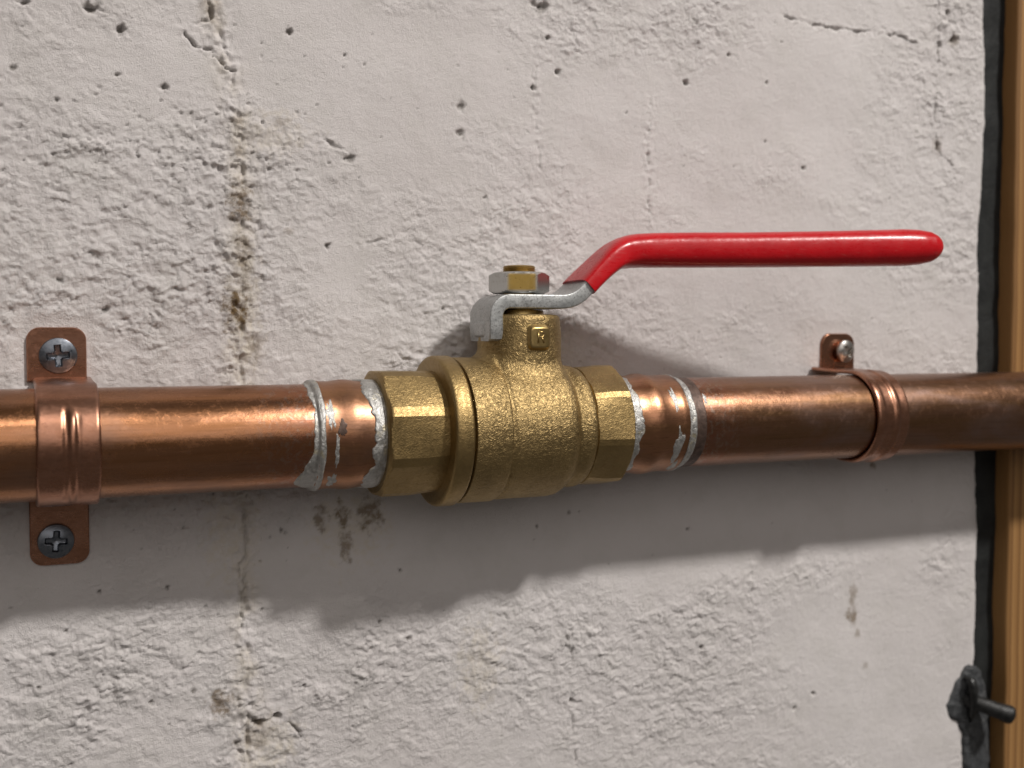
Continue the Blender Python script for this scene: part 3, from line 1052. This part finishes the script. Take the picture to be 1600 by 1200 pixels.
ZP = 37.0
path = [(-10.2, 25.6), (-10.2, 26.2), (-10.2, 28), (-10.2, 31)] + arc((-10.2 + 4.2, ZP - 4.2), 4.2, 180, 90, 8) + [(-2, ZP), (4, ZP), (8, ZP), (9.4, ZP)]
path += arc((9.9, ZP + 11), 11, -90, -46, 8)
ex, ez = path[-1]
for s in (1.5, 3, 4.5):
    path.append((ex + s * math.cos(R_(44)), ez + s * math.sin(R_(44))))
wid = []
for (u, z_) in path:
    wid.append(18.4)
wid[0] = 16.0
wid[1] = 17.6
v, f = sweep_plate(path, wid, 4.1)
lever = mesh_obj('lever', v, f, M['zinc'], valve, sharp=35)
# shallow raised square on the stop tab
n = 16
V = []
for i in range(n):
    for j in range(n):
        a, b = -1 + 2 * i / (n - 1), -1 + 2 * j / (n - 1)
        d = (abs(a) ** 5 + abs(b) ** 5) ** 0.2
        rise = 0.55 * (1 - float(sstep(0.72, 1.0, np.array(d))))
        V.append(lev(-12.2 - rise, a * 5.2, 29.0 + b * 2.4))
mesh_obj('stop_pad', V, grid_faces(n, n), M['zinc'], lever)

# red dipped grip: lofted rounded sections
def grip():
    sl = R_(43)
    cx = [(19.0, 41.5), (22, 44.4), (25.5, 47.5), (28.5, 49.9), (31.0, 51.4), (33.3, 52.15), (36, 52.65), (41, 52.95), (52, 53.2), (74, 53.6), (97, 54.2), (115, 54.7), (124.5, 55.0), (130, 55.2), (133.8, 55.35), (135.8, 55.45), (137.0, 55.5), (137.6, 55.55), (137.8, 55.57)]
    hh = [2.95, 3.05, 3.35, 3.85, 4.4, 4.8, 5.0, 5.2, 5.3, 5.4, 5.5, 5.7, 5.8, 5.5, 4.85, 3.9, 2.8, 1.6, 0.3]
    hw = [9.9, 9.8, 9.4, 8.8, 8.1, 7.5, 7.0, 6.5, 6.2, 6.2, 6.2, 6.3, 6.35, 6.2, 5.7, 4.8, 3.6, 2.2, 0.4]
    ex_ = [5, 5, 4.5, 3.8, 3.2, 2.8, 2.6, 2.5, 2.5, 2.5, 2.5, 2.4, 2.3, 2.2, 2.1, 2, 2, 2, 2]
    key = np.array(cx)
    s = np.concatenate([[0], np.cumsum(np.hypot(*np.diff(key, axis=0).T))])
    # resample smoothly
    ss = np.concatenate([np.linspace(0, s[7], 40), np.linspace(s[7], s[12], 50)[1:], np.linspace(s[12], s[-1], 24)[1:]])
    def smooth_interp(arr):
        arr = np.array(arr, float)
        m = np.gradient(arr, s)
        out = []
        for q in ss:
            i = min(max(int(np.searchsorted(s, q) - 1), 0), len(s) - 2)
            h_ = s[i + 1] - s[i]
            t_ = (q - s[i]) / h_
            out.append((2 * t_ ** 3 - 3 * t_ ** 2 + 1) * arr[i] + (t_ ** 3 - 2 * t_ ** 2 + t_) * h_ * m[i] + (-2 * t_ ** 3 + 3 * t_ ** 2) * arr[i + 1] + (t_ ** 3 - t_ ** 2) * h_ * m[i + 1])
        return np.array(out)
    U, Z_ = smooth_interp(key[:, 0]), smooth_interp(key[:, 1])
    HH, HW = np.maximum(np.interp(ss, s, hh), 0.02), np.maximum(np.interp(ss, s, hw), 0.02)
    EX = np.interp(ss, s, ex_)
    P = np.stack([U, Z_], 1)
    tg = np.gradient(P, axis=0)
    tg /= np.linalg.norm(tg, axis=1)[:, None]
    nr_ = np.stack([-tg[:, 1], tg[:, 0]], 1)
    seg = 56
    V = []
    for i in range(len(ss)):
        lump = 1 + 0.012 * float(fbm(np.array([ss[i] / 16]), np.array([3.3]), 3, 801)[0])
        for k in range(seg):
            a = 2 * math.pi * k / seg
            c_, s_ = math.cos(a), math.sin(a)
            e = 2 / EX[i]
            w = math.copysign(abs(c_) ** e, c_) * HW[i]
            o = math.copysign(abs(s_) ** e, s_) * HH[i] * lump
            V.append(lev(P[i, 0] + nr_[i, 0] * o, w, P[i, 1] + nr_[i, 1] * o))
    F = grid_faces(len(ss), seg, close_v=True)
    F.append(tuple((len(ss) - 1) * seg + k for k in range(seg)))
    # the open mouth of the sleeve, a lip turned in onto the steel
    base_i = len(V)
    for k in range(seg):
        a = 2 * math.pi * k / seg
        c_, s_ = math.cos(a), math.sin(a)
        e = 2 / 6
        w = math.copysign(abs(c_) ** e, c_) * 9.1
        o = math.copysign(abs(s_) ** e, s_) * 2.0
        V.append(lev(P[0, 0] + nr_[0, 0] * o + 0.3, w, P[0, 1] + nr_[0, 1] * o + 0.3))
    for k in range(seg):
        F.append((k, (k + 1) % seg, base_i + (k + 1) % seg, base_i + k))
    return V, F


v, f = grip()
mesh_obj('grip', v, f, M['red'], lever, sharp=60)

# ------------------------------------------------------------------ pipe clips
def strap_path(top_z, low_end):
    """(y, z, normal angle) of the strap's middle surface, from the wall leg over the pipe to the other leg"""
    r = 14.85
    P = [(19.2, 15.6), (14, 15.3), (8, 15.0)]
    for k in range(41):
        a = R_(90 - 180 * k / 40)
        P.append((-r * math.cos(a), r * math.sin(a)))
    if low_end == 'wall':
        P += [(8, -15.0), (14, -15.3), (19.2, -15.6)]
    else:
        P += [(4, -14.8), (8, -14.2), (12, -12.6)]
    return np.array(P)


def strap_mesh(xc, w, path, t, ribs):
    tang = np.gradient(path, axis=0)
    tang /= np.linalg.norm(tang, axis=1)[:, None]
    nor = np.stack([-tang[:, 1], tang[:, 0]], 1)
    # outward: away from the pipe axis
    for i in range(len(path)):
        if np.dot(nor[i], path[i] if abs(path[i, 1]) > 1 else path[i]) < 0:
            nor[i] *= -1
    us = np.concatenate([[-w / 2, -w / 2 + 0.12, -w / 2 + 0.35, -w / 2 + 0.7], np.linspace(-w / 2 + 1.2, w / 2 - 1.2, 41), [w / 2 - 0.7, w / 2 - 0.35, w / 2 - 0.12, w / 2]])
    rows = []
    n = len(path)
    front = np.degrees(np.arctan2(path[:, 1], -path[:, 0]))
    for u in us:
        e = w / 2 - abs(u)
        o = t / 2 * (min(1, e / 0.5)) ** 0.5 if e < 0.5 else t / 2
        rise = np.zeros(n)
        for (x_, hw_, h_, a0, a1) in ribs:
            k = math.exp(-((u - x_) / hw_) ** 4)
            rise += h_ * k * sstep(a0, a0 + 10, front) * (1 - sstep(a1 - 10, a1, front))
        rows.append(np.column_stack([np.full(n, xc + u), path + nor * (o + rise)[:, None]]))
    for u in us[::-1]:
        e = w / 2 - abs(u)
        o = t / 2 * (min(1, e / 0.5)) ** 0.5 if e < 0.5 else t / 2
        rows.append(np.column_stack([np.full(n, xc + u), path - nor * o]))
    V = np.concatenate(rows)
    F = grid_faces(len(rows), n, close_u=True)
    m = len(rows)
    F.append(tuple(i * n for i in range(m)))
    F.append(tuple(i * n + n - 1 for i in range(m)))
    return V, F


def tab_mesh(xc, w, z_in, z_out, y_wall, t, rc):
    """flat lug on the wall, rounded outer corners, softly bevelled edge"""
    s = 1 if z_out > z_in else -1
    pts = [(-w / 2, 0), (w / 2, 0)]
    L = abs(z_out - z_in)
    for k in range(9):
        a = R_(90 * k / 8)
        pts.append((w / 2 - rc + rc * math.cos(a), L - rc + rc * math.sin(a)))
    for k in range(9):
        a = R_(90 + 90 * k / 8)
        pts.append((-w / 2 + rc + rc * math.cos(a), L - rc + rc * math.sin(a)))
    pts = np.array(pts)
    c0 = np.array([0, L * 0.5])
    V = []
    for sc, y_ in ((1.0, y_wall), (1.0, y_wall - t * 0.55), (0.985, y_wall - t * 0.85), (0.955, y_wall - t), (0.90, y_wall - t), (0.02, y_wall - t)):
        q = c0 + (pts - c0) * sc
        V.append(np.column_stack([xc + q[:, 0], np.full(len(q), y_), z_in + s * q[:, 1]]))
    V = np.concatenate(V)
    n = len(pts)
    F = grid_faces(6, n, close_v=True)
    return V, F


def screw_mesh(c, rad, dome, shank, tilt, spin):
    """pan head with a moulded cross recess; axis to the room"""
    seg, rings = 96, 44
    V = []
    def hgt(u, w, r):
        d = dome * (1 - (r / rad) ** 2 * 0.75) if r < rad * 0.93 else dome * 0.35 * math.sqrt(max(0, 1 - ((r - rad * 0.93) / (rad * 0.07)) ** 2))
        cu, su = math.cos(spin), math.sin(spin)
        p, q = u * cu + w * su, -u * su + w * cu
        arm, half = rad * 0.60, rad * 0.165
        p, q = abs(p), abs(q)
        d1 = max(p - arm, q - half)
        d2 = max(q - arm, p - half)
        dd = min(d1, d2)
        core = math.hypot(p, q) - rad * 0.30
        dd = min(dd, core)
        k = 1 - float(sstep(-0.28, 0.08, np.array(dd)))
        return d - 2.1 * k * (1 - 0.45 * min(1, r / arm))
    for i in range(rings):
        r = rad * (i / (rings - 1)) if i else rad * 0.004
        for k in range(seg):
            a = 2 * math.pi * k / seg
            u, w = r * math.cos(a), r * math.sin(a)
            V.append((u, -hgt(u, w, r), w))
    for y_, r in ((0.25, rad), (0.6, rad * 0.97), (1.1, rad * 0.55), (shank, rad * 0.5)):
        for k in range(seg):
            a = 2 * math.pi * k / seg
            V.append((r * math.cos(a), y_, r * math.sin(a)))
    F = grid_faces(rings + 4, seg, close_v=True)
    F.append(tuple(range(seg)))
    rot = Matrix.Rotation(tilt[0], 3, 'X') @ Matrix.Rotation(tilt[1], 3, 'Z')
    V = [tuple(Vector(c) + rot @ Vector(p)) for p in V]
    return V, F


clip_l = thing('pipe_clip', (11.6, 20, 0), 'large copper saddle clip with two screwed lugs at the left edge', 'pipe clip', 'copper pipe clips')
v, f = strap_mesh(12.2, 14.6, strap_path(0, 'wall'), 1.25, [(-0.7, 0.55, -0.28, -62, 42), (0.9, 0.7, 0.42, -66, 38), (2.3, 0.5, -0.2, -58, 34)])
mesh_obj('strap', v, f, M['copper_clip'], clip_l, sharp=50)
for zi, zo in ((15.0, 29.4), (-15.0, -34.0)):
    v, f = tab_mesh(10.9, 14.9, zi, zo, 20.4, 1.7, 3.4)
    mesh_obj('lug', v, f, M['copper_clip'], clip_l, sharp=40)
v, f = screw_mesh((11.2, 17.5, 21.9), 4.75, 1.3, 8, (R_(2), R_(-2)), R_(4))
mesh_obj('screw', v, f, M['screw'], clip_l, sharp=40)
v, f = screw_mesh((9.9, 17.5, -27.3), 4.6, 1.3, 8, (R_(-2), R_(2)), R_(-5))
mesh_obj('screw', v, f, M['screw'], clip_l, sharp=40)

clip_r = thing('pipe_clip', (265, 20, 0), 'small copper clip with one upper lug on the right pipe', 'pipe clip', 'copper pipe clips')
v, f = strap_mesh(264.6, 13.2, strap_path(0, 'hook'), 1.25, [(-4.9, 1.3, 0.22, -95, 95), (1.2, 1.1, 0.40, -95, 95)])
mesh_obj('strap', v, f, M['copper_clip'], clip_r, sharp=50)
v, f = tab_mesh(269.5, 14.6, 14.6, 28.0, 20.2, 1.3, 3.8)
mesh_obj('lug', v, f, M['copper_clip'], clip_r, sharp=40)
v, f = screw_mesh((271.2, 17.0, 21.7), 3.9, 1.5, 8, (R_(3), R_(4)), R_(30))
mesh_obj('screw', v, f, M['screw_bright'], clip_r, sharp=40)

for o in list(bpy.data.objects):
    if '_base' in o:
        del o['_base']
